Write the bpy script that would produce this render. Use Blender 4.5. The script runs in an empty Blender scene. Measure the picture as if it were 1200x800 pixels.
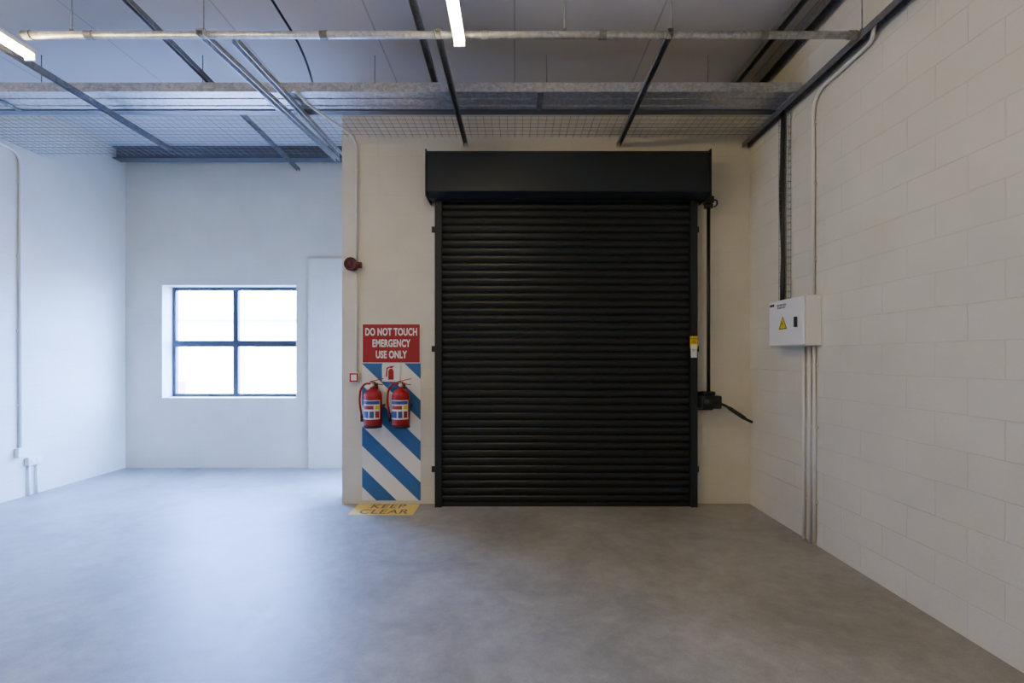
import bpy, bmesh, math, random
from mathutils import Vector, Matrix
random.seed(4)
sc = bpy.context.scene
F = 567.0
# ------------------------------------------------------------------ materials
def new_mat(name):
    m = bpy.data.materials.new(name); m.use_nodes = True
    nt = m.node_tree
    return m, nt, nt.nodes['Principled BSDF']
def pmat(name, col, rough=0.5, metal=0.0, emit=None, es=0.0, noise=0.0, nscale=20, bump=0.0, spec=0.5):
    m, nt, b = new_mat(name)
    b.inputs['Base Color'].default_value = (*col, 1)
    b.inputs['Roughness'].default_value = rough
    b.inputs['Metallic'].default_value = metal
    b.inputs['Specular IOR Level'].default_value = spec
    if emit:
        b.inputs['Emission Color'].default_value = (*emit, 1)
        b.inputs['Emission Strength'].default_value = es
    if noise > 0 or bump > 0:
        tc = nt.nodes.new('ShaderNodeTexCoord')
        n = nt.nodes.new('ShaderNodeTexNoise'); n.inputs['Scale'].default_value = nscale
        n.inputs['Detail'].default_value = 5
        nt.links.new(tc.outputs['Object'], n.inputs['Vector'])
        if noise > 0:
            mx = nt.nodes.new('ShaderNodeMix'); mx.data_type = 'RGBA'
            mx.inputs['A'].default_value = (*[c*(1-noise) for c in col], 1)
            mx.inputs['B'].default_value = (*[min(1, c*(1+noise)) for c in col], 1)
            nt.links.new(n.outputs['Fac'], mx.inputs['Factor'])
            nt.links.new(mx.outputs['Result'], b.inputs['Base Color'])
        if bump > 0:
            bp = nt.nodes.new('ShaderNodeBump'); bp.inputs['Strength'].default_value = bump
            bp.inputs['Distance'].default_value = 0.01
            nt.links.new(n.outputs['Fac'], bp.inputs['Height'])
            nt.links.new(bp.outputs['Normal'], b.inputs['Normal'])
    return m

def wall_mat(name, axis, col, joint=0.35, mort=0.96):
    """painted concrete block wall"""
    m, nt, b = new_mat(name)
    b.inputs['Roughness'].default_value = 0.62
    g = nt.nodes.new('ShaderNodeNewGeometry')
    sp = nt.nodes.new('ShaderNodeSeparateXYZ'); cb = nt.nodes.new('ShaderNodeCombineXYZ')
    nt.links.new(g.outputs['Position'], sp.inputs[0])
    nt.links.new(sp.outputs['X' if axis == 'x' else 'Y'], cb.inputs[0])
    nt.links.new(sp.outputs['Z'], cb.inputs[1])
    # slight waviness of the hand laid joints
    nw = nt.nodes.new('ShaderNodeTexNoise'); nw.inputs['Scale'].default_value = 3.0
    nt.links.new(g.outputs['Position'], nw.inputs['Vector'])
    va = nt.nodes.new('ShaderNodeVectorMath'); va.operation = 'MULTIPLY_ADD'
    va.inputs[1].default_value = (0.016, 0.016, 0); nt.links.new(nw.outputs['Color'], va.inputs[0]); nt.links.new(cb.outputs[0], va.inputs[2])
    br = nt.nodes.new('ShaderNodeTexBrick')
    br.inputs['Scale'].default_value = 1.0
    br.inputs['Brick Width'].default_value = 0.40
    br.inputs['Row Height'].default_value = 0.20
    br.inputs['Mortar Size'].default_value = 0.006
    br.inputs['Mortar Smooth'].default_value = 1.0
    br.inputs['Bias'].default_value = 0.0
    c1 = (*col, 1); c2 = (*[c*0.975 for c in col], 1)
    br.inputs['Color1'].default_value = c1; br.inputs['Color2'].default_value = c2
    br.inputs['Mortar'].default_value = (*[c*mort for c in col], 1)
    nt.links.new(va.outputs[0], br.inputs['Vector'])
    n = nt.nodes.new('ShaderNodeTexNoise'); n.inputs['Scale'].default_value = 2.2; n.inputs['Detail'].default_value = 6
    nt.links.new(g.outputs['Position'], n.inputs['Vector'])
    mr = nt.nodes.new('ShaderNodeMapRange'); mr.inputs['To Min'].default_value = 0.86; mr.inputs['To Max'].default_value = 1.09
    nt.links.new(n.outputs['Fac'], mr.inputs['Value'])
    mx = nt.nodes.new('ShaderNodeVectorMath'); mx.operation = 'SCALE'
    nt.links.new(br.outputs['Color'], mx.inputs[0]); nt.links.new(mr.outputs['Result'], mx.inputs['Scale'])
    nt.links.new(mx.outputs[0], b.inputs['Base Color'])
    n2 = nt.nodes.new('ShaderNodeTexNoise'); n2.inputs['Scale'].default_value = 40; n2.inputs['Detail'].default_value = 5
    nt.links.new(g.outputs['Position'], n2.inputs['Vector'])
    b1 = nt.nodes.new('ShaderNodeBump'); b1.inputs['Strength'].default_value = 0.4; b1.inputs['Distance'].default_value = 0.005
    nt.links.new(n2.outputs['Fac'], b1.inputs['Height'])
    # joints are filled with paint unevenly: modulate the joint depth
    mm = nt.nodes.new('ShaderNodeMath'); mm.operation = 'MULTIPLY'
    n3 = nt.nodes.new('ShaderNodeTexNoise'); n3.inputs['Scale'].default_value = 1.6
    nt.links.new(g.outputs['Position'], n3.inputs['Vector'])
    r3 = nt.nodes.new('ShaderNodeMapRange'); r3.inputs['From Min'].default_value = 0.35; r3.inputs['From Max'].default_value = 0.65
    r3.inputs['To Min'].default_value = 0.35; r3.inputs['To Max'].default_value = 1.0
    nt.links.new(n3.outputs['Fac'], r3.inputs['Value'])
    nt.links.new(br.outputs['Fac'], mm.inputs[0]); nt.links.new(r3.outputs[0], mm.inputs[1])
    b2 = nt.nodes.new('ShaderNodeBump'); b2.invert = True
    b2.inputs['Strength'].default_value = joint; b2.inputs['Distance'].default_value = 0.010
    nt.links.new(mm.outputs[0], b2.inputs['Height']); nt.links.new(b1.outputs['Normal'], b2.inputs['Normal'])
    nt.links.new(b2.outputs['Normal'], b.inputs['Normal'])
    return m

CREAM = (0.71, 0.665, 0.55)
M_wx = wall_mat('painted_block_x', 'x', CREAM, 0.25, 0.97)
M_wy = wall_mat('painted_block_y', 'y', CREAM, 0.48, 0.955)
M_wl = wall_mat('painted_block_left', 'y', CREAM, 0.25, 0.97)

def floor_mat():
    m, nt, b = new_mat('power_floated_concrete')
    g = nt.nodes.new('ShaderNodeNewGeometry')
    n1 = nt.nodes.new('ShaderNodeTexNoise'); n1.inputs['Scale'].default_value = 1.3; n1.inputs['Detail'].default_value = 9; n1.inputs['Roughness'].default_value = 0.66; n1.inputs['Distortion'].default_value = 0.5
    n2 = nt.nodes.new('ShaderNodeTexNoise'); n2.inputs['Scale'].default_value = 8; n2.inputs['Detail'].default_value = 9; n2.inputs['Roughness'].default_value = 0.75
    n3 = nt.nodes.new('ShaderNodeTexNoise'); n3.inputs['Scale'].default_value = 120; n3.inputs['Detail'].default_value = 3
    for n in (n1, n2, n3): nt.links.new(g.outputs['Position'], n.inputs['Vector'])
    r1 = nt.nodes.new('ShaderNodeValToRGB')
    r1.color_ramp.elements[0].position = 0.33; r1.color_ramp.elements[0].color = (0.245, 0.230, 0.198, 1)
    r1.color_ramp.elements[1].position = 0.67; r1.color_ramp.elements[1].color = (0.37, 0.352, 0.312, 1)
    nt.links.new(n1.outputs['Fac'], r1.inputs[0])
    mr = nt.nodes.new('ShaderNodeMapRange'); mr.inputs['From Min'].default_value = 0.25; mr.inputs['From Max'].default_value = 0.75
    mr.inputs['To Min'].default_value = 0.75; mr.inputs['To Max'].default_value = 1.25
    nt.links.new(n2.outputs['Fac'], mr.inputs['Value'])
    s = nt.nodes.new('ShaderNodeVectorMath'); s.operation = 'SCALE'
    nt.links.new(r1.outputs[0], s.inputs[0]); nt.links.new(mr.outputs[0], s.inputs['Scale'])
    mr3 = nt.nodes.new('ShaderNodeMapRange'); mr3.inputs['To Min'].default_value = 0.8; mr3.inputs['To Max'].default_value = 1.2
    nt.links.new(n3.outputs['Fac'], mr3.inputs['Value'])
    s2 = nt.nodes.new('ShaderNodeVectorMath'); s2.operation = 'SCALE'
    nt.links.new(s.outputs[0], s2.inputs[0]); nt.links.new(mr3.outputs[0], s2.inputs['Scale'])
    nt.links.new(s2.outputs[0], b.inputs['Base Color'])
    mrr = nt.nodes.new('ShaderNodeMapRange'); mrr.inputs['To Min'].default_value = 0.32; mrr.inputs['To Max'].default_value = 0.58
    nt.links.new(n2.outputs['Fac'], mrr.inputs['Value']); nt.links.new(mrr.outputs[0], b.inputs['Roughness'])
    bp = nt.nodes.new('ShaderNodeBump'); bp.inputs['Strength'].default_value = 0.15; bp.inputs['Distance'].default_value = 0.004
    nt.links.new(n2.outputs['Fac'], bp.inputs['Height']); nt.links.new(bp.outputs['Normal'], b.inputs['Normal'])
    return m
M_floor = floor_mat()

def roof_mat():
    m, nt, b = new_mat('roof_insulation_sheet')
    g = nt.nodes.new('ShaderNodeNewGeometry'); sp = nt.nodes.new('ShaderNodeSeparateXYZ')
    nt.links.new(g.outputs['Position'], sp.inputs[0])
    cb = nt.nodes.new('ShaderNodeCombineXYZ')
    nt.links.new(sp.outputs['X'], cb.inputs[0]); nt.links.new(sp.outputs['Y'], cb.inputs[1])
    br = nt.nodes.new('ShaderNodeTexBrick'); br.offset = 0
    br.inputs['Scale'].default_value = 1; br.inputs['Brick Width'].default_value = 1.2; br.inputs['Row Height'].default_value = 30
    br.inputs['Mortar Size'].default_value = 0.008
    br.inputs['Color1'].default_value = (0.58, 0.56, 0.56, 1); br.inputs['Color2'].default_value = (0.54, 0.525, 0.525, 1)
    br.inputs['Mortar'].default_value = (0.38, 0.37, 0.37, 1)
    nt.links.new(cb.outputs[0], br.inputs['Vector']); nt.links.new(br.outputs['Color'], b.inputs['Base Color'])
    b.inputs['Roughness'].default_value = 0.5
    n = nt.nodes.new('ShaderNodeTexNoise'); n.inputs['Scale'].default_value = 3
    nt.links.new(g.outputs['Position'], n.inputs['Vector'])
    bp = nt.nodes.new('ShaderNodeBump'); bp.inputs['Strength'].default_value = 0.3; bp.inputs['Distance'].default_value = 0.03
    nt.links.new(n.outputs['Fac'], bp.inputs['Height']); nt.links.new(bp.outputs['Normal'], b.inputs['Normal'])
    return m
M_roof = roof_mat()

def galv_mat(name, col, rough=0.42, metal=0.75):
    m, nt, b = new_mat(name)
    tc = nt.nodes.new('ShaderNodeTexCoord')
    v = nt.nodes.new('ShaderNodeTexVoronoi'); v.inputs['Scale'].default_value = 45
    nt.links.new(tc.outputs['Object'], v.inputs['Vector'])
    mx = nt.nodes.new('ShaderNodeMix'); mx.data_type = 'RGBA'
    mx.inputs['A'].default_value = (*[c*0.8 for c in col], 1); mx.inputs['B'].default_value = (*[min(1, c*1.2) for c in col], 1)
    sp = nt.nodes.new('ShaderNodeSeparateColor'); nt.links.new(v.outputs['Color'], sp.inputs[0])
    nt.links.new(sp.outputs[0], mx.inputs['Factor']); nt.links.new(mx.outputs['Result'], b.inputs['Base Color'])
    b.inputs['Metallic'].default_value = metal; b.inputs['Roughness'].default_value = rough
    return m
M_galv = galv_mat('galvanised_steel', (0.54, 0.54, 0.54), 0.40, 0.7)
M_galv_d = galv_mat('galvanised_steel_dull', (0.23, 0.23, 0.23), 0.5, 0.6)
M_steel_d = pmat('grey_painted_steel', (0.12, 0.125, 0.135), 0.5, 0.3, noise=0.15, nscale=8)
M_wire = pmat('mesh_wire', (0.25, 0.24, 0.23), 0.5, 0.5)
M_shut = pmat('charcoal_shutter_paint', (0.0065, 0.0092, 0.0115), 0.40, 0.0, noise=0.2, nscale=6, spec=0.35)
M_hood = pmat('charcoal_hood_paint', (0.010, 0.0145, 0.019), 0.45, 0.0, noise=0.15, nscale=4, spec=0.4)
M_black = pmat('black_plastic', (0.010, 0.010, 0.011), 0.45)
M_blackm = pmat('black_steel', (0.012, 0.014, 0.015), 0.42, 0.2)
M_pvc = pmat('white_pvc', (0.74, 0.71, 0.64), 0.45)
M_white = pmat('white_enamel', (0.82, 0.82, 0.82), 0.35)
M_red = pmat('extinguisher_red', (0.36, 0.009, 0.013), 0.25)
M_sred = pmat('sign_red', (0.33, 0.012, 0.014), 0.4)
M_dred = pmat('siren_red', (0.09, 0.008, 0.010), 0.3)
M_blue = pmat('paint_blue', (0.028, 0.13, 0.36), 0.5, noise=0.1, nscale=12)
M_pw = pmat('paint_white', (0.80, 0.80, 0.78), 0.5)
M_yel = pmat('floor_yellow', (0.80, 0.53, 0.10), 0.55, noise=0.15, nscale=14)
M_yel2 = pmat('sticker_yellow', (0.80, 0.60, 0.02), 0.4)
M_brn = pmat('stencil_grey', (0.13, 0.10, 0.06), 0.6)
M_frame = pmat('window_frame_charcoal', (0.03, 0.04, 0.06), 0.4)
M_lblue = pmat('label_blue', (0.03, 0.07, 0.30), 0.4)
M_brass = pmat('brass', (0.6, 0.42, 0.15), 0.3, 0.9)
M_tube = pmat('fluorescent_diffuser', (0.9, 0.9, 0.85), 0.4, emit=(1.0, 0.83, 0.49), es=84)
M_ext = pmat('exterior_plaster', (0.82, 0.80, 0.78), 0.8)
M_extg = pmat('exterior_paving', (0.60, 0.58, 0.55), 0.8, noise=0.1, nscale=3)
M_extr = pmat('exterior_brick_red', (0.38, 0.18, 0.15), 0.8)
M_extd = pmat('exterior_shopfront_grey', (0.40, 0.41, 0.43), 0.5)
def glass_mat():
    m = bpy.data.materials.new('clear_glass'); m.use_nodes = True; nt = m.node_tree; nt.nodes.clear()
    o = nt.nodes.new('ShaderNodeOutputMaterial'); t = nt.nodes.new('ShaderNodeBsdfTransparent')
    g = nt.nodes.new('ShaderNodeBsdfGlossy'); g.inputs['Roughness'].default_value = 0.02
    x = nt.nodes.new('ShaderNodeMixShader'); x.inputs[0].default_value = 0.06
    nt.links.new(t.outputs[0], x.inputs[1]); nt.links.new(g.outputs[0], x.inputs[2]); nt.links.new(x.outputs[0], o.inputs[0])
    return m
M_glass = glass_mat()

# ------------------------------------------------------------------ helpers
def link(o, parent=None):
    sc.collection.objects.link(o)
    if parent: o.parent = parent
    return o
def empty(name):
    e = bpy.data.objects.new(name, None); e.empty_display_size = 0.1
    return link(e)
def mesh_obj(name, bm, mats, parent=None, smooth=False):
    me = bpy.data.meshes.new(name); bmesh.ops.recalc_face_normals(bm, faces=bm.faces[:])
    bm.to_mesh(me); bm.free()
    if not isinstance(mats, (list, tuple)): mats = [mats]
    for m in mats: me.materials.append(m)
    if smooth:
        for p in me.polygons: p.use_smooth = True
    return link(bpy.data.objects.new(name, me), parent)
def bm_box(bm, x0, x1, y0, y1, z0, z1, mi=0):
    vs = [bm.verts.new((x, y, z)) for x in (x0, x1) for y in (y0, y1) for z in (z0, z1)]
    for q in ((0,1,3,2),(4,6,7,5),(0,4,5,1),(2,3,7,6),(0,2,6,4),(1,5,7,3)):
        f = bm.faces.new([vs[i] for i in q]); f.material_index = mi
def boxes(name, lst, mats, parent=None, bevel=0):
    bm = bmesh.new()
    for b in lst: bm_box(bm, *b)
    o = mesh_obj(name, bm, mats, parent)
    if bevel:
        md = o.modifiers.new('bevel', 'BEVEL'); md.width = bevel; md.segments = 2; md.limit_method = 'ANGLE'
    return o
def box(name, x0, x1, y0, y1, z0, z1, mat, parent=None, bevel=0):
    return boxes(name, [(x0, x1, y0, y1, z0, z1)], mat, parent, bevel)
def frame_of(d):
    d = d.normalized(); up = Vector((0, 0, 1)) if abs(d.z) < 0.95 else Vector((0, 1, 0))
    s = d.cross(up).normalized(); u = s.cross(d).normalized()
    return s, u
def bm_extrude(bm, prof, p0, p1, mi=0):
    """closed 2D profile (side,up) extruded from p0 to p1"""
    p0, p1 = Vector(p0), Vector(p1); s, u = frame_of(p1-p0)
    a = [bm.verts.new(p0+s*x+u*y) for x, y in prof]; b = [bm.verts.new(p1+s*x+u*y) for x, y in prof]
    n = len(prof)
    for i in range(n):
        f = bm.faces.new((a[i], a[(i+1) % n], b[(i+1) % n], b[i])); f.material_index = mi
    f = bm.faces.new(a[::-1]); f.material_index = mi
    f = bm.faces.new(b); f.material_index = mi
def circ(r, n=16): return [(r*math.cos(2*math.pi*i/n), r*math.sin(2*math.pi*i/n)) for i in range(n)]
def cyl(name, p0, p1, r, mat, parent=None, n=20):
    bm = bmesh.new(); bm_extrude(bm, circ(r, n), p0, p1)
    o = mesh_obj(name, bm, mat, parent)
    for p in o.data.polygons: p.use_smooth = len(p.vertices) == 4
    return o
def uprof(w, h, t):  # channel opening downward
    return [(-w/2, 0), (-w/2, -h), (-w/2+t, -h), (-w/2+t, -t), (w/2-t, -t), (w/2-t, -h), (w/2, -h), (w/2, 0)]
def channel(name, p0, p1, w, h, mat, parent=None, t=0.003, extra=None):
    bm = bmesh.new(); bm_extrude(bm, uprof(w, h, t), p0, p1)
    return mesh_obj(name, bm, mat, parent)
def fillet(pts, r, seg=6):
    pts = [Vector(p) for p in pts]; out = [pts[0]]
    for i in range(1, len(pts)-1):
        a, b, c = pts[i-1], pts[i], pts[i+1]
        d1 = (a-b); d2 = (c-b); rr = min(r, d1.length*0.49, d2.length*0.49)
        s = b+d1.normalized()*rr; e = b+d2.normalized()*rr
        for k in range(seg+1):
            t = k/seg; out.append((1-t)**2*s+2*t*(1-t)*b+t*t*e)
    out.append(pts[-1]); return out
def bm_tube(bm, pts, r, n=12, mi=0):
    pts = [Vector(p) for p in pts]; rings = []
    d = (pts[1]-pts[0]).normalized(); s, u = frame_of(d)
    for i, p in enumerate(pts):
        if i == 0: t = pts[1]-pts[0]
        elif i == len(pts)-1: t = pts[-1]-pts[-2]
        else: t = (pts[i+1]-pts[i]).normalized()+(pts[i]-pts[i-1]).normalized()
        t = t.normalized(); s = (s-t*s.dot(t)).normalized(); u = t.cross(s)
        rings.append([bm.verts.new(p+s*r*math.cos(2*math.pi*k/n)+u*r*math.sin(2*math.pi*k/n)) for k in range(n)])
    for a, b in zip(rings, rings[1:]):
        for k in range(n):
            f = bm.faces.new((a[k], a[(k+1) % n], b[(k+1) % n], b[k])); f.smooth = True; f.material_index = mi
    bm.faces.new(rings[0][::-1]).material_index = mi; bm.faces.new(rings[-1]).material_index = mi
def tube(name, pts, r, mat, parent=None, rad=0.06, n=12):
    bm = bmesh.new(); bm_tube(bm, fillet(pts, rad), r, n)
    return mesh_obj(name, bm, mat, parent)
def lathe(name, prof, c, mat, parent=None, n=32, axis='z'):
    """prof list of (r,h)"""
    bm = bmesh.new(); rings = []
    for r, h in prof:
        ring = []
        for k in range(n):
            a = 2*math.pi*k/n
            if axis == 'z': v = (c[0]+r*math.cos(a), c[1]+r*math.sin(a), c[2]+h)
            elif axis == '-y': v = (c[0]+r*math.cos(a), c[1]-h, c[2]+r*math.sin(a))
            ring.append(bm.verts.new(v))
        rings.append(ring)
    for a, b in zip(rings, rings[1:]):
        for k in range(n):
            f = bm.faces.new((a[k], a[(k+1) % n], b[(k+1) % n], b[k])); f.smooth = True
    bm.faces.new(rings[0][::-1]); bm.faces.new(rings[-1])
    return mesh_obj(name, bm, mat, parent)
def text(name, body, size, loc, rot, mat, parent=None, sx=1.0, bold=0.0, extr=0.0008, spacing=1.0):
    cu = bpy.data.curves.new(name, 'FONT'); cu.body = body; cu.size = size
    cu.align_x = 'CENTER'; cu.align_y = 'CENTER'; cu.extrude = extr; cu.offset = bold; cu.space_character = spacing
    o = bpy.data.objects.new(name, cu); sc.collection.objects.link(o)
    bpy.context.view_layer.update()
    dg = bpy.context.evaluated_depsgraph_get()
    me = bpy.data.meshes.new_from_object(o.evaluated_get(dg))
    bpy.data.objects.remove(o)
    me.transform(Matrix.Translation(loc) @ rot.to_4x4() @ Matrix.Diagonal((sx, 1, 1, 1)))
    me.materials.clear(); me.materials.append(mat)
    return link(bpy.data.objects.new(name, me), parent)
R_FRONT = Matrix.Rotation(math.pi/2, 3, 'X')                         # readable facing -Y
R_RIGHT = Matrix.Rotation(-math.pi/2, 3, 'Z') @ Matrix.Rotation(math.pi/2, 3, 'X')  # facing -X
def poly(name, pts, mat, parent=None, thick=(0, 0.002, 0)):
    bm = bmesh.new(); a = [bm.verts.new(p) for p in pts]; b = [bm.verts.new(Vector(p)+Vector(thick)) for p in pts]
    n = len(pts); bm.faces.new(a); bm.faces.new(b[::-1])
    for i in range(n): bm.faces.new((a[i], b[i], b[(i+1) % n], a[(i+1) % n]))
    return mesh_obj(name, bm, mat, parent)

# ------------------------------------------------------------------ room shell
XR, XL, XF = 2.427, -5.34, -1.783     # right wall, left wall, outer corner of front wall
YF, YB, YR = 5.0, 6.64, -5.0          # front wall, alcove wall, rear wall
ZC = 4.32
box('floor', XL-0.2, XR+0.2, YR-0.2, YB+0.28, -0.15, 0.0, M_floor)
box('ceiling', XL-0.2, XR+0.2, YR-0.2, YB+0.35, ZC, ZC+0.12, M_roof)
box('wall_right', XR, XR+0.2, YR, YF, 0, ZC, M_wy)
box('wall_left', XL-0.2, XL, YR, YB+0.28, 0, ZC, M_wl)
box('wall_rear', XL-0.2, XR+0.2, YR-0.2, YR, 0, ZC, M_wx)
box('wall_front', XF, XR+0.2, YF, YF+0.22, 0, ZC, M_wx)
WX0, WX1, WZ0, WZ1 = -4.836, -2.998, 0.961, 2.507
boxes('wall_back', [(XL, WX0, YB, YB+0.28, 0, ZC), (WX1, XF+0.22, YB, YB+0.28, 0, ZC),
                    (WX0, WX1, YB, YB+0.28, 0, WZ0), (WX0, WX1, YB, YB+0.28, WZ1, ZC)], M_wx)
DY0, DY1, DZ = 5.45, 6.50, 2.30
boxes('wall_side', [(XF, XF+0.22, YF+0.22, DY0, 0, ZC), (XF, XF+0.22, DY1, YB, 0, ZC), (XF, XF+0.22, DY0, DY1, DZ, ZC)], M_wl)
box('trim_1', -2.82, XF, YB-0.035, YB, 0, 2.87, M_wx, bevel=0.004)
# window
w = empty('window_1')
fy0, fy1 = YB+0.20, YB+0.26
ft = 0.045
cx = (WX0+WX1)/2-0.03; cz = WZ0+0.75
boxes('frame', [(WX0, WX0+ft, fy0, fy1, WZ0, WZ1), (WX1-ft, WX1, fy0, fy1, WZ0, WZ1),
                (WX0+ft, WX1-ft, fy0, fy1, WZ0, WZ0+ft), (WX0+ft, WX1-ft, fy0, fy1, WZ1-ft, WZ1),
                (cx-0.036, cx+0.036, fy0+0.002, fy1-0.002, WZ0+ft, WZ1-ft),
                (WX0+ft, cx-0.036, fy0+0.004, fy1-0.004, cz-0.045, cz+0.045), (cx+0.036, WX1-ft, fy0+0.004, fy1-0.004, cz-0.045, cz+0.045)], M_frame, w, 0.004)
box('glass', WX0+ft, WX1-ft, fy0+0.028, fy0+0.032, WZ0+ft, WZ1-ft, M_glass, w)
box('stay_handle', cx-0.36, cx-0.24, fy0-0.02, fy0, WZ0+0.015, WZ0+0.035, M_blackm, w)
# side glass door
d = empty('door_1')
dx0, dx1 = XF+0.14, XF+0.19
boxes('frame', [(dx0, dx1, DY0, DY0+0.06, 0, DZ), (dx0, dx1, DY1-0.06, DY1, 0, DZ), (dx0, dx1, DY0+0.06, DY1-0.06, DZ-0.06, DZ),
                (dx0, dx1, DY0+0.06, DY1-0.06, 0, 0.10), (dx0, dx1, DY0+0.06, DY1-0.06, 1.0, 1.06)], M_frame, d, 0.003)
box('glass', dx0+0.02, dx0+0.025, DY0+0.06, DY1-0.06, 0.10, DZ-0.06, M_glass, d)
cyl('handle', (dx0-0.05, DY0+0.12, 0.9), (dx0-0.05, DY0+0.12, 1.25), 0.012, M_galv, d)
boxes('handle_posts', [(dx0-0.05, dx0, DY0+0.112, DY0+0.128, 0.92, 0.94), (dx0-0.05, dx0, DY0+0.112, DY0+0.128, 1.21, 1.23)], M_galv, d)

# exterior seen through the glass
box('ground_outside', -40, 40, YB+0.28, 60, -0.2, -0.05, M_extg)
box('ground_outside_door', XF+0.22, 40, YF+0.22, YB+0.28, -0.2, -0.05, M_extg)
e = empty('neighbouring_warehouse')
box('walls', -22, 4, 20, 26, -0.05, 3.1, M_ext, e)
box('roof_fascia', -22.2, 4.2, 19.8, 26.2, 3.1, 3.4, M_extd, e)
boxes('shopfronts', [(-19+i*4.2, -16.6+i*4.2, 19.95, 20.0, 0.9, 2.2) for i in range(5)], M_extd, e)
box('boundary_planter', -13.5, -11.2, 15.5, 16.5, -0.05, 0.75, M_extr)

# ------------------------------------------------------------------ roller shutter
rs = empty('roller_shutter')
CX0, CX1 = -0.742, 1.785
cy = 4.93
bm = bmesh.new(); pitch = 0.0765; prof = []
nz = 42
for i in range(nz):
    z0 = 0.035+i*pitch
    for t, dy in ((0.0, 0.0), (0.08, -0.004), (0.22, -0.010), (0.5, -0.013), (0.78, -0.010), (0.92, -0.003), (0.96, 0.003)):
        prof.append((z0+t*pitch, cy+dy))
L = [bm.verts.new((CX0, y, z)) for z, y in prof]; Rr = [bm.verts.new((CX1, y, z)) for z, y in prof]
for i in range(len(prof)-1): bm.faces.new((L[i], Rr[i], Rr[i+1], L[i+1]))
cur = mesh_obj('slat_curtain', bm, M_shut, rs)
box('bottom_bar', CX0, CX1, cy-0.025, cy+0.02, 0.0, 0.04, M_blackm, rs, 0.003)
for nm, a, b in (('guide_1', -0.805, -0.735), ('guide_2', 1.778, 1.846)):
    boxes(nm, [(a, b, 4.875, 4.885, 0, 3.2), (a, a+0.006, 4.885, 4.998, 0, 3.2), (b-0.006, b, 4.885, 4.915, 0, 3.2)], M_hood, rs, 0.002)
# fixing lugs
bm = bmesh.new()
for zz in (0.36, 1.60, 2.83):
    for a, b in ((-0.855, -0.805), (1.846, 1.90)):
        bm_box(bm, a, b, 4.985, 4.998, zz-0.03, zz+0.03)
        m = (a+b)/2; bm_extrude(bm, circ(0.011, 6), (m, 4.985, zz), (m, 4.970, zz))
mesh_obj('fixing_lugs', bm, M_blackm, rs)
# hood: folded box
hx0, hx1 = -0.855, 1.90
bm = bmesh.new()
side = [(4.70, 3.125), (4.70, 3.50), (4.73, 3.53), (4.995, 3.53), (4.995, 3.11), (4.80, 3.09)]
a = [bm.verts.new((hx0, y, z)) for y, z in side]; b = [bm.verts.new((hx1, y, z)) for y, z in side]
n = len(side)
for i in range(n): bm.faces.new((a[i], a[(i+1) % n], b[(i+1) % n], b[i]))
bm.faces.new(a); bm.faces.new(b[::-1])
o = mesh_obj('hood', bm, M_hood, rs); md = o.modifiers.new('b', 'BEVEL'); md.width = 0.006; md.segments = 2
boxes('hood_end_plates', [(hx0-0.012, hx0, 4.69, 4.995, 3.08, 3.535), (hx1, hx1+0.012, 4.69, 4.995, 3.08, 3.535)], M_hood, rs, 0.002)
# crank drive
boxes('bevel_gear', [(1.912, 2.00, 4.84, 4.93, 3.06, 3.13), (1.912, 1.95, 4.86, 4.92, 3.13, 3.20)], M_blackm, rs, 0.01)
lathe('gear_hub', [(0.045, 0), (0.045, 0.03), (0.025, 0.035), (0.025, 0.05)], (1.958, 4.885, 3.02), M_blackm, rs, 20)
tube('gear_hook', [(1.99, 4.86, 3.09), (2.03, 4.85, 3.09), (2.03, 4.85, 3.04), (2.0, 4.85, 3.02)], 0.008, M_blackm, rs, 0.02, 8)
tube('limit_cable', [(1.93, 4.93, 3.20), (1.935, 4.96, 3.42), (1.92, 4.98, 3.47)], 0.006, M_black, rs, 0.05, 8)
cyl('drive_shaft', (1.958, 4.885, 1.14), (1.958, 4.885, 3.03), 0.0175, M_blackm, rs)
boxes('crank_gearbox', [(1.855, 2.06, 4.80, 4.96, 1.00, 1.13), (1.90, 2.01, 4.83, 4.95, 1.13, 1.17), (1.87, 2.04, 4.96, 4.998, 0.97, 1.16)], M_blackm, rs, 0.012)
lathe('gearbox_cover', [(0.055, 0), (0.055, 0.02), (0.03, 0.03), (0.02, 0.05)], (1.93, 4.80, 1.065), M_blackm, rs, 24, '-y')
tube('crank_handle', [(2.055, 4.86, 1.05), (2.11, 4.84, 1.03), (2.29, 4.76, 0.895), (2.335, 4.75, 0.875)], 0.013, M_blackm, rs, 0.02)
bm = bmesh.new(); bm_extrude(bm, circ(0.020, 14), (2.14, 4.83, 1.008), (2.27, 4.77, 0.911)); mesh_obj('crank_grip', bm, M_black, rs)
# sticker
box('warning_sticker', 1.768, 1.843, 4.8725, 4.875, 1.60, 1.725, M_yel2, rs)
box('warning_sticker_white', 1.775, 1.836, 4.8715, 4.8725, 1.51, 1.64, M_pw, rs)
text('sticker_text_1', 'WARNING', 0.016, Vector((1.805, 4.8715, 1.70)), R_FRONT, M_black, rs)
text('sticker_text_2', 'KEEP\nCLEAR', 0.016, Vector((1.805, 4.8715, 1.67)), R_FRONT, M_black, rs)
text('sticker_text_3', 'Contact\nService\n------', 0.012, Vector((1.805, 4.870, 1.58)), R_FRONT, M_black, rs)

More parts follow.
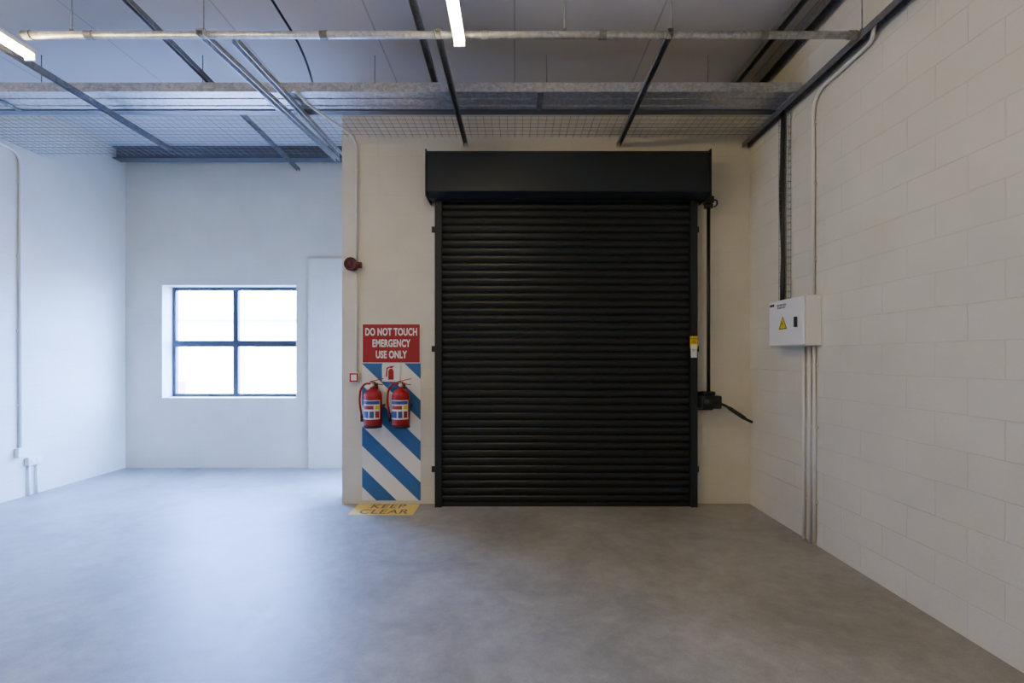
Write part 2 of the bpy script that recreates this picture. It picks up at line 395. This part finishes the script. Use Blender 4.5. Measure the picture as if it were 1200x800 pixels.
# ------------------------------------------------------------------ signs
def FX(p, d=YF): return (p-603)*d/F
def FZ(p, d=YF): return 1.5+(420-p)*d/F
sg = empty('emergency_sign')
sx0, sx1, sz0, sz1 = FX(424.5), FX(493), FZ(425.5), FZ(379)
box('board', sx0, sx1, 4.990, 4.998, sz0, sz1, M_pw, sg, 0.002)
box('red_face', sx0+0.008, sx1-0.008, 4.9885, 4.990, sz0+0.008, sz1-0.008, M_sred, sg)
mx_ = (sx0+sx1)/2; hh = (sz1-sz0)
for i, t in enumerate(('DO NOT TOUCH', 'EMERGENCY', 'USE ONLY')):
    text('line_%d' % (i+1), t, 0.104, Vector((mx_, 4.9878, sz1-hh*(0.22+0.285*i))), R_FRONT, M_pw, sg, sx=0.63, bold=0.0035, spacing=1.06)
bt = empty('diagonal_stripe_marking')
bz0, bz1 = FZ(586), FZ(425.5)
box('white_panel', sx0, sx1, 4.9965, 4.9985, bz0, bz1, M_pw, bt)
# blue stripes clipped to the panel
def clip_poly(pts, zlo, zhi):
    def clip(ps, inside, inter):
        out = []
        for i in range(len(ps)):
            a, b = ps[i], ps[(i+1) % len(ps)]
            if inside(a):
                out.append(a)
                if not inside(b): out.append(inter(a, b))
            elif inside(b): out.append(inter(a, b))
        return out
    def it(z): return lambda a, b: (a[0]+(b[0]-a[0])*(z-a[1])/(b[1]-a[1]), z)
    pts = clip(pts, lambda p: p[1] >= zlo-1e-9, it(zlo))
    if pts: pts = clip(pts, lambda p: p[1] <= zhi+1e-9, it(zhi))
    return pts
k = 0
for lt in (355, 403, 451, 499, 547):
    zt0, zt1 = FZ(lt), FZ(lt+23); drop = 66/113.4
    q = clip_poly([(sx0, zt1), (sx1, zt1-drop), (sx1, zt0-drop), (sx0, zt0)], bz0, bz1)
    if len(q) >= 3:
        k += 1; poly('blue_stripe_%d' % k, [(x, 4.9945, z) for x, z in q], M_blue, bt)
es = empty('fire_extinguisher_sign')
ex0, ex1, ez0, ez1 = FX(448), FX(469), FZ(447), FZ(426.5)
box('board', ex0, ex1, 4.990, 4.9945, ez0, ez1, M_pw, es)
ec = (ex0+ex1)/2
lathe_y = 4.9885
poly('icon_body', [(ec-0.028, lathe_y, ez0+0.02), (ec+0.028, lathe_y, ez0+0.02), (ec+0.028, lathe_y, ez0+0.11), (ec+0.012, lathe_y, ez0+0.135), (ec-0.012, lathe_y, ez0+0.135), (ec-0.028, lathe_y, ez0+0.11)], M_sred, es)
poly('icon_lever', [(ec-0.012, lathe_y, ez0+0.14), (ec+0.012, lathe_y, ez0+0.14), (ec+0.04, lathe_y, ez0+0.165), (ec-0.012, lathe_y, ez0+0.16)], M_sred, es)
poly('icon_hose', [(ec-0.055, lathe_y, ez0+0.05), (ec-0.040, lathe_y, ez0+0.05), (ec-0.036, lathe_y, ez0+0.13), (ec-0.012, lathe_y, ez0+0.145), (ec-0.012, lathe_y, ez0+0.158), (ec-0.047, lathe_y, ez0+0.145)], M_sred, es)

# KEEP CLEAR floor marking
kc = empty('keep_clear_floor_marking')
kx0, kx1, ky0, ky1 = -1.605, -0.975, 4.64, 4.985
box('yellow_patch', kx0, kx1, ky0, ky1, 0.0, 0.0015, M_yel, kc)
text('keep', 'KEEP', 0.185, Vector(((kx0+kx1)/2+0.01, 4.905, 0.0019)), Matrix.Identity(3), M_brn, kc, sx=0.82, bold=0.002, extr=0.0003, spacing=1.1)
text('clear', 'CLEAR', 0.185, Vector(((kx0+kx1)/2+0.01, 4.735, 0.0019)), Matrix.Identity(3), M_brn, kc, sx=0.82, bold=0.002, extr=0.0003, spacing=1.1)

# ------------------------------------------------------------------ fire extinguishers
def extinguisher(x, flip):
    r = empty('fire_extinguisher'); y = 4.885; z = 0.81; R = 0.092
    lathe('cylinder', [(0.0, 0.005), (R*0.82, 0.0), (R*0.9, 0.012), (R*0.9, 0.02), (R, 0.03), (R, 0.30), (R*0.97, 0.325), (R*0.85, 0.352), (R*0.6, 0.374), (R*0.33, 0.386), (R*0.30, 0.40), (0, 0.40)], (x, y, z), M_red, r)
    lathe('base_ring', [(R*0.96, -0.004), (R*0.98, -0.004), (R*0.98, 0.018), (R*0.9, 0.02)], (x, y, z), M_black, r)
    # label wrapped on front
    def wrap(nm, a0, a1, z0, z1, mat, rr):
        bm = bmesh.new(); n = 14; lo = []; hi = []
        for i in range(n+1):
            a = math.radians(a0+(a1-a0)*i/n)
            lo.append(bm.verts.new((x+rr*math.sin(a), y-rr*math.cos(a), z+z0))); hi.append(bm.verts.new((x+rr*math.sin(a), y-rr*math.cos(a), z+z1)))
        for i in range(n): bm.faces.new((lo[i], lo[i+1], hi[i+1], hi[i]))
        mesh_obj(nm, bm, mat, r, True)
    wrap('label_main', -62, 62, 0.085, 0.275, M_pw, R+0.001)
    wrap('label_header', -58, 58, 0.235, 0.268, M_lblue, R+0.002)
    wrap('label_mid_red', -50, 20, 0.185, 0.222, M_sred, R+0.002)
    wrap('label_pictos', -58, -12, 0.10, 0.165, M_lblue, R+0.002)
    wrap('label_pictos_2', -4, 22, 0.10, 0.165, M_lblue, R+0.002)
    wrap('label_pictos_3', 30, 56, 0.10, 0.165, M_sred, R+0.002)
    wrap('label_stripe_yellow', 28, 56, 0.185, 0.222, M_yel2, R+0.002)
    cyl('valve_neck', (x, y, z+0.395), (x, y, z+0.45), 0.018, M_brass, r)
    cyl('pressure_gauge', (x, y-0.018, z+0.425), (x, y-0.035, z+0.425), 0.016, M_pw, r)
    bm = bmesh.new()
    s = flip
    bm_extrude(bm, [(-0.011, -0.004), (0.011, -0.004), (0.011, 0.004), (-0.011, 0.004)], (x-0.02*s, y, z+0.445), (x+0.10*s, y, z+0.425))
    bm_extrude(bm, [(-0.011, -0.004), (0.011, -0.004), (0.011, 0.004), (-0.011, 0.004)], (x-0.03*s, y, z+0.458), (x+0.105*s, y, z+0.487))
    bm_box(bm, x-0.022, x+0.022, y-0.014, y+0.014, z+0.43, z+0.458)
    mesh_obj('squeeze_levers', bm, M_red, r)
    tube('safety_pin', [(x-0.01, y-0.02, z+0.45), (x-0.01, y-0.045, z+0.45), (x+0.015, y-0.045, z+0.43), (x+0.005, y-0.04, z+0.41)], 0.003, M_galv, r, 0.01, 6)
    tube('discharge_hose', [(x-0.01, y-0.005, z+0.435), (x-0.075, y-0.01, z+0.44), (x-0.125, y-0.01, z+0.38), (x-0.135, y-0.01, z+0.25), (x-0.112, y-0.01, z+0.12)], 0.0105, M_red, r, 0.05, 10)
    tube('hose_nozzle', [(x-0.112, y-0.01, z+0.125), (x-0.108, y-0.012, z+0.055)], 0.014, M_black, r)
    boxes('wall_bracket', [(x-0.02, x+0.02, 4.985, 4.998, z+0.28, z+0.44), (x-0.015, x+0.015, y+0.01, 4.985, z+0.40, z+0.412)], M_blackm, r, 0.002)
    boxes('strap', [(x-R-0.002, x-R+0.004, y-0.01, 4.998, z+0.20, z+0.225), (x+R-0.004, x+R+0.002, y-0.01, 4.998, z+0.20, z+0.225)], M_blackm, r)
    return r
extinguisher(-1.43, 1); extinguisher(-1.148, 1)

# ------------------------------------------------------------------ alarm + conduit on front wall
al = empty('alarm_siren')
ax, az = FX(414), FZ(311)
lathe('base', [(0.060, 0.0), (0.060, 0.03), (0.05, 0.036)], (ax, 4.999, az), M_dred, al, 32, '-y')
lathe('sounder_horn', [(0.05, 0.036), (0.066, 0.045), (0.070, 0.085), (0.066, 0.095), (0.050, 0.097), (0.046, 0.080), (0.02, 0.078), (0.018, 0.092), (0.0, 0.094)], (ax, 4.999, az), M_dred, al, 32, '-y')
box('side_lug', ax+0.055, ax+0.095, 4.96, 4.998, az-0.03, az+0.03, M_dred, al, 0.006)
tube('wall_conduit', [(FX(418.5), 4.982, 1.355), (FX(418.5), 4.982, az-0.060)], 0.0115, M_pvc, None)
tube('wall_conduit', [(FX(418.5), 4.982, az+0.060), (FX(418.5), 4.982, 3.70), (FX(418.5), 4.85, 3.74), (-1.80, 4.25, 3.72), (-1.84, 4.03, 3.74)], 0.0115, M_pvc, None, 0.10)
boxes('conduit_clips', [(FX(418.5)-0.022, FX(418.5)+0.022, 4.985, 4.999, z-0.01, z+0.01) for z in (1.6, 2.05)], M_pvc, bpy.data.objects['wall_conduit'], 0.002)
boxes('conduit_clips', [(FX(418.5)-0.022, FX(418.5)+0.022, 4.985, 4.999, z-0.01, z+0.01) for z in (2.9, 3.45)], M_pvc, bpy.data.objects['wall_conduit.001'], 0.002)
cpt = empty('fire_call_point')
qx, qz = FX(416.5), FZ(442)
box('back_box', qx-0.05, qx+0.05, 4.955, 4.998, qz-0.05, qz+0.05, M_pvc, cpt, 0.006)
boxes('red_frame', [(qx-0.043, qx+0.043, 4.945, 4.955, qz+0.030, qz+0.043), (qx-0.043, qx+0.043, 4.945, 4.955, qz-0.043, qz-0.030), (qx-0.043, qx-0.030, 4.945, 4.955, qz-0.030, qz+0.030), (qx+0.030, qx+0.043, 4.945, 4.955, qz-0.030, qz+0.030)], M_red, cpt, 0.002)
box('break_glass', qx-0.030, qx+0.030, 4.949, 4.955, qz-0.030, qz+0.030, M_pw, cpt)

# ------------------------------------------------------------------ distribution board on right wall
db = empty('distribution_board')
bx0 = 2.284; by0, by1, bz0_, bz1_ = 3.82, 4.345, 1.605, 2.005
box('enclosure', bx0+0.02, XR-0.001, by0, by1, bz0_, bz1_, M_white, db, 0.006)
box('door', bx0, bx0+0.018, by0+0.006, by1-0.006, bz0_+0.006, bz1_-0.006, M_white, db, 0.006)
tz = 1.80; ty = 4.12
poly('warning_triangle_border', [(bx0-0.001, ty-0.062, tz-0.05), (bx0-0.001, ty+0.062, tz-0.05), (bx0-0.001, ty, tz+0.06)], M_black, db, (0.001, 0, 0))
poly('warning_triangle', [(bx0-0.0018, ty-0.050, tz-0.043), (bx0-0.0018, ty+0.050, tz-0.043), (bx0-0.0018, ty, tz+0.046)], M_yel2, db, (0.0008, 0, 0))
poly('lightning_bolt', [(bx0-0.0024, ty+0.008, tz+0.022), (bx0-0.0024, ty-0.010, tz-0.005), (bx0-0.0024, ty, tz-0.005), (bx0-0.0024, ty-0.004, tz-0.034), (bx0-0.0024, ty+0.012, tz+0.002), (bx0-0.0024, ty+0.002, tz+0.002)], M_black, db, (0.0006, 0, 0))
box('latch', bx0-0.02, bx0, by0+0.085, by0+0.110, 1.755, 1.84, M_black, db, 0.004)
box('rating_label', bx0-0.0012, bx0, 4.255, 4.325, 1.955, 1.975, M_black, db)
text('label', 'DISTRIBUTION\nBOARD DB-1', 0.022, Vector((bx0-0.0015, 4.14, 1.945)), R_RIGHT, M_black, db, extr=0.0004)
# conduits near board
cr = empty('conduit_right')
for i, yy in enumerate((4.03, 3.95, 3.89)):
    tube('drop_%d' % (i+1), [(XR-0.018, yy, 1.60), (XR-0.018, yy, 0.0)], 0.0125, M_pvc, cr)
tube('riser', [(XR-0.02, 3.90, 2.008), (XR-0.02, 3.90, 3.62), (XR-0.025, 3.25, 3.63), (XR-0.06, 3.18, 3.70)], 0.0135, M_pvc, cr, 0.16)
boxes('saddles', [(XR-0.012, XR-0.001, 3.86, 4.06, z-0.012, z+0.012) for z in (0.35, 0.95, 1.45)] + [(XR-0.012, XR-0.001, 3.875, 3.925, z-0.012, z+0.012) for z in (2.3, 2.9, 3.4)], M_pvc, cr, 0.002)
bt2 = empty('cable_basket')
bm = bmesh.new()
for i in range(4):
    yy = 4.23+i*0.04; bm_tube(bm, [(XR-0.012, yy, 2.01), (XR-0.012, yy, 3.70)], 0.0025, 6)
    if i in (0, 3): bm_tube(bm, [(XR-0.05, yy, 2.01), (XR-0.05, yy, 3.70)], 0.0025, 6)
zz = 2.03
while zz < 3.7:
    bm_tube(bm, [(XR-0.05, 4.23, zz), (XR-0.010, 4.23, zz), (XR-0.010, 4.35, zz), (XR-0.05, 4.35, zz)], 0.0025, 6); zz += 0.06
mesh_obj('wire_tray', bm, M_wire, bt2)
bm = bmesh.new()
for j in range(4):
    yy = 4.315+j*0.013
    pts = [(XR-0.030+0.006*math.sin(j*2+t*0.9), yy+0.004*math.sin(t+j), 2.008+t*0.18) for t in range(10)]+[(XR-0.03, yy, 3.76)]
    bm_tube(bm, pts, 0.0085, 8)
mesh_obj('black_cables', bm, M_black, bt2)

# ------------------------------------------------------------------ left wall conduit + sockets
cl = empty('conduit_left')
tube('riser', [(XL+0.018, 5.21, 0.49), (XL+0.018, 5.21, 3.70), (XL+0.03, 4.9, 3.74), (XL+0.03, 3.0, 3.74)], 0.0145, M_pvc, cl, 0.12)
boxes('saddles', [(XL+0.001, XL+0.012, 5.18, 5.24, z-0.012, z+0.012) for z in (1.0, 1.8, 2.6, 3.4)], M_pvc, cl, 0.002)
so = empty('wall_socket')
boxes('socket_boxes', [(XL+0.001, XL+0.05, 5.16, 5.26, 0.44, 0.54), (XL+0.001, XL+0.05, 5.27, 5.43, 0.33, 0.42)], M_pvc, so, 0.006)
boxes('rocker', [(XL+0.05, XL+0.056, 5.30, 5.33, 0.36, 0.39), (XL+0.05, XL+0.054, 5.36, 5.40, 0.355, 0.395)], M_white, so, 0.002)
tube('drop_1', [(XL+0.02, 5.30, 0.34), (XL+0.02, 5.30, 0.0)], 0.012, M_pvc, so)
tube('drop_2', [(XL+0.02, 5.39, 0.34), (XL+0.02, 5.39, 0.0)], 0.012, M_pvc, so)

# ------------------------------------------------------------------ ceiling steelwork
ZS = 3.72
PY = 3.30
# main horizontal support tube
sp_ = empty('suspended_support_rail')
bm = bmesh.new(); bm_tube(bm, [(-3.36, PY, 3.705), (XR-0.002, PY, 3.705)], 0.024, 16); mesh_obj('rail_tube', bm, M_galv, sp_)
bm = bmesh.new()
for xx in (-3.02, -2.12, -0.39, 0.34, 1.07, 2.37):
    bm_tube(bm, [(xx, PY, 3.68), (xx, PY, ZC)], 0.004, 8)
    bm_extrude(bm, circ(0.014, 6), (xx, PY, 3.73), (xx, PY, 3.745))
mesh_obj('threaded_rods', bm, M_galv_d, sp_)
bm = bmesh.new()
for xx in (-3.32, -2.9, -1.3, -0.2, 0.6, 1.7, 2.3):
    bm_extrude(bm, circ(0.029, 16), (xx-0.025, PY, 3.705), (xx+0.025, PY, 3.705))
mesh_obj('rail_couplings', bm, M_galv_d, sp_)
# struts running towards the front wall
def strut(p0, p1, w=0.041, h=0.041, mat=M_galv_d): return channel('ceiling_strut', p0, p1, w, h, mat, None)
strut((-3.62, PY-0.05, ZS), (-3.62, 5.08, ZS))
strut((-2.12, PY-0.05, ZS), (-1.96, 5.36, ZS), 0.05, mat=M_galv)
strut((-1.96, PY+0.1, ZS+0.03), (-1.90, 5.30, ZS+0.03), 0.045, mat=M_galv)
strut((-2.50, 2.2, 3.88), (-2.70, 6.05, 3.88), 0.035)
strut((-0.52, PY-0.05, ZS), (-0.50, 4.98, ZS))
strut((1.05, PY-0.05, ZS), (1.07, 4.98, ZS))
strut((-0.73, 2.2, 4.12), (-0.73, 4.6, 4.05), 0.05)
strut((XR-0.055, 2.0, 3.715), (XR-0.055, 4.98, 3.715), 0.06, 0.05)
strut((XR-0.07, 1.5, 4.20), (XR-0.07, 4.98, 4.20), 0.08, 0.08)
strut((XR-0.24, 2.0, 4.26), (XR-0.24, 4.98, 4.26), 0.06, 0.06)
tube('roof_cable', [(-1.80, 2.5, 4.28), (-1.83, 3.65, 4.20), (-1.84, 4.2, 4.19), (-1.95, 4.75, 4.10)], 0.010, M_black, None, 0.3)
# galvanised purlin + tray
pu = empty('galvanised_purlin')
bm = bmesh.new()
bm_extrude(bm, [(-0.012, 0), (-0.012, 0.012), (-0.015, 0.012), (-0.015, -0.003), (0.0, -0.003), (0.0, 0.075), (-0.015, 0.075), (-0.015, 0.06), (-0.012, 0.06), (-0.012, 0.072), (-0.003, 0.072), (-0.003, 0)], (XL+0.01, 4.08, 3.752), (XR-0.01, 4.08, 3.752))
mesh_obj('front_lip', bm, M_galv, pu)
boxes('tray_sheet', [(XL+0.01, XR-0.01, 4.10, 4.47, 3.80, 3.803)] + [(XL+0.01, XR-0.01, y, y+0.012, 3.793, 3.80) for y in (4.16, 4.28, 4.40)], M_galv, pu)
boxes('tray_joints', [(x, x+0.05, 4.09, 4.47, 3.789, 3.7925) for x in (-4.6, -2.2, 0.2)], M_galv_d, pu)
boxes('rear_angle', [(XL+0.01, XR-0.01, 4.47, 4.55, 3.79, 3.795), (XL+0.01, XR-0.01, 4.545, 4.55, 3.795, 3.86)], M_steel_d, pu)
bm = bmesh.new()
for xx in (-4.4, -2.9, -1.3, 0.3, 1.8):
    bm_tube(bm, [(xx, 4.50, 3.79), (xx, 4.50, ZC)], 0.004, 8)
mesh_obj('hanger_rods', bm, M_galv_d, pu)
# wire mesh
bm = bmesh.new(); zm = 3.785
def wire(a, b, r=0.0022): bm_tube(bm, [a, b], r, 4)
x = XL+0.02
while x < XR-0.01:
    y1 = 5.45 if x < XF-0.02 else 4.995
    wire((x, 4.56, zm), (x, y1, zm)); x += 0.075
y = 4.57
while y < 4.99: wire((XL+0.01, y, zm+0.004), (XR-0.01, y, zm+0.004)); y += 0.075
while y < 5.46: wire((XL+0.01, y, zm+0.004), (XF-0.03, y, zm+0.004)); y += 0.075
mesh_obj('wire_mesh', bm, M_wire)
# I-beam above alcove wall
bm = bmesh.new()
bm_extrude(bm, [(-0.07, 0), (0.07, 0), (0.07, 0.012), (0.005, 0.012), (0.005, 0.148), (0.07, 0.148), (0.07, 0.16), (-0.07, 0.16), (-0.07, 0.148), (-0.005, 0.148), (-0.005, 0.012), (-0.07, 0.012)], (XL+0.01, 6.48, ZC-0.165), (XF-0.01, 6.48, ZC-0.165))
mesh_obj('steel_beam', bm, M_steel_d)
# roof purlins near ceiling
for yy in (1.6,):
    bm = bmesh.new()
    x1 = XR-0.4
    bm_extrude(bm, [(-0.03, 0), (0.03, 0), (0.03, 0.02), (0.027, 0.02), (0.027, 0.003), (-0.027, 0.003), (-0.027, 0.097), (0.03, 0.097), (0.03, 0.1), (-0.03, 0.1)], (XL+0.01, yy, ZC-0.1), (x1, yy, ZC-0.1))
    mesh_obj('roof_purlin', bm, M_galv_d)

# ------------------------------------------------------------------ fluorescent battens
def batten(x, y0, y1, z):
    r = empty('fluorescent_light')
    boxes('housing', [(x-0.035, x+0.035, y0, y1, z+0.03, z+0.065)], M_white, r, 0.004)
    boxes('end_caps', [(x-0.038, x+0.038, y0-0.012, y0, z-0.015, z+0.065), (x-0.038, x+0.038, y1, y1+0.012, z-0.015, z+0.065)], M_white, r, 0.004)
    bm = bmesh.new()
    bm_extrude(bm, [(0.036*math.cos(a), -0.036*math.sin(a)*1.1+0.029) for a in [math.pi*i/10 for i in range(11)]], (x, y0, z), (x, y1, z))
    mesh_obj('diffuser', bm, M_tube, r)
    bm = bmesh.new()
    for yy in (y0+0.2, y1-0.3): bm_tube(bm, [(x, yy, z+0.065), (x, yy, ZC)], 0.004, 6)
    mesh_obj('hangers', bm, M_galv_d, r)
batten(-0.37, 1.75, 3.24, 3.605); batten(-3.41, 1.9, 3.40, 3.61)
batten(-0.37, -2.6, -1.1, 3.605); batten(-3.41, -2.6, -1.1, 3.61)

# ------------------------------------------------------------------ daylight
wd = bpy.data.worlds.new('daylight'); sc.world = wd; wd.use_nodes = True
bg = wd.node_tree.nodes['Background']; bg.inputs[0].default_value = (0.17, 0.35, 1.0, 1); bg.inputs[1].default_value = 135.0
def portal(name, loc, rot, sx, sy):
    l = bpy.data.lights.new(name, 'AREA'); l.shape = 'RECTANGLE'; l.size = sx; l.size_y = sy
    l.cycles.is_portal = True
    o = bpy.data.objects.new(name, l); o.location = loc; o.rotation_euler = rot; link(o)
portal('window_sky_portal', ((WX0+WX1)/2, YB+0.275, (WZ0+WZ1)/2), (-math.pi/2, 0, 0), WX1-WX0, WZ1-WZ0)
portal('door_sky_portal', (XF+0.215, (DY0+DY1)/2, DZ/2), (0, math.pi/2, 0), DZ, DY1-DY0)
# sun behind the building, lighting the neighbour's facade
sl = bpy.data.lights.new('sun', 'SUN'); sl.energy = 210; sl.angle = 0.01; sl.color = (1.0, 0.90, 0.80)
so_ = bpy.data.objects.new('sun', sl); link(so_)
so_.rotation_euler = Vector((0.30, 1.0, -0.80)).to_track_quat('-Z', 'Y').to_euler()

# ------------------------------------------------------------------ camera
cam = bpy.data.cameras.new('camera'); co = bpy.data.objects.new('camera', cam); link(co)
co.location = (0, 0, 1.5); co.rotation_euler = (math.pi/2, 0, 0)
cam.sensor_width = 36; cam.lens = F/1200*36
cam.shift_x = -3/1200; cam.shift_y = 20/1200
cam.clip_start = 0.05
sc.camera = co
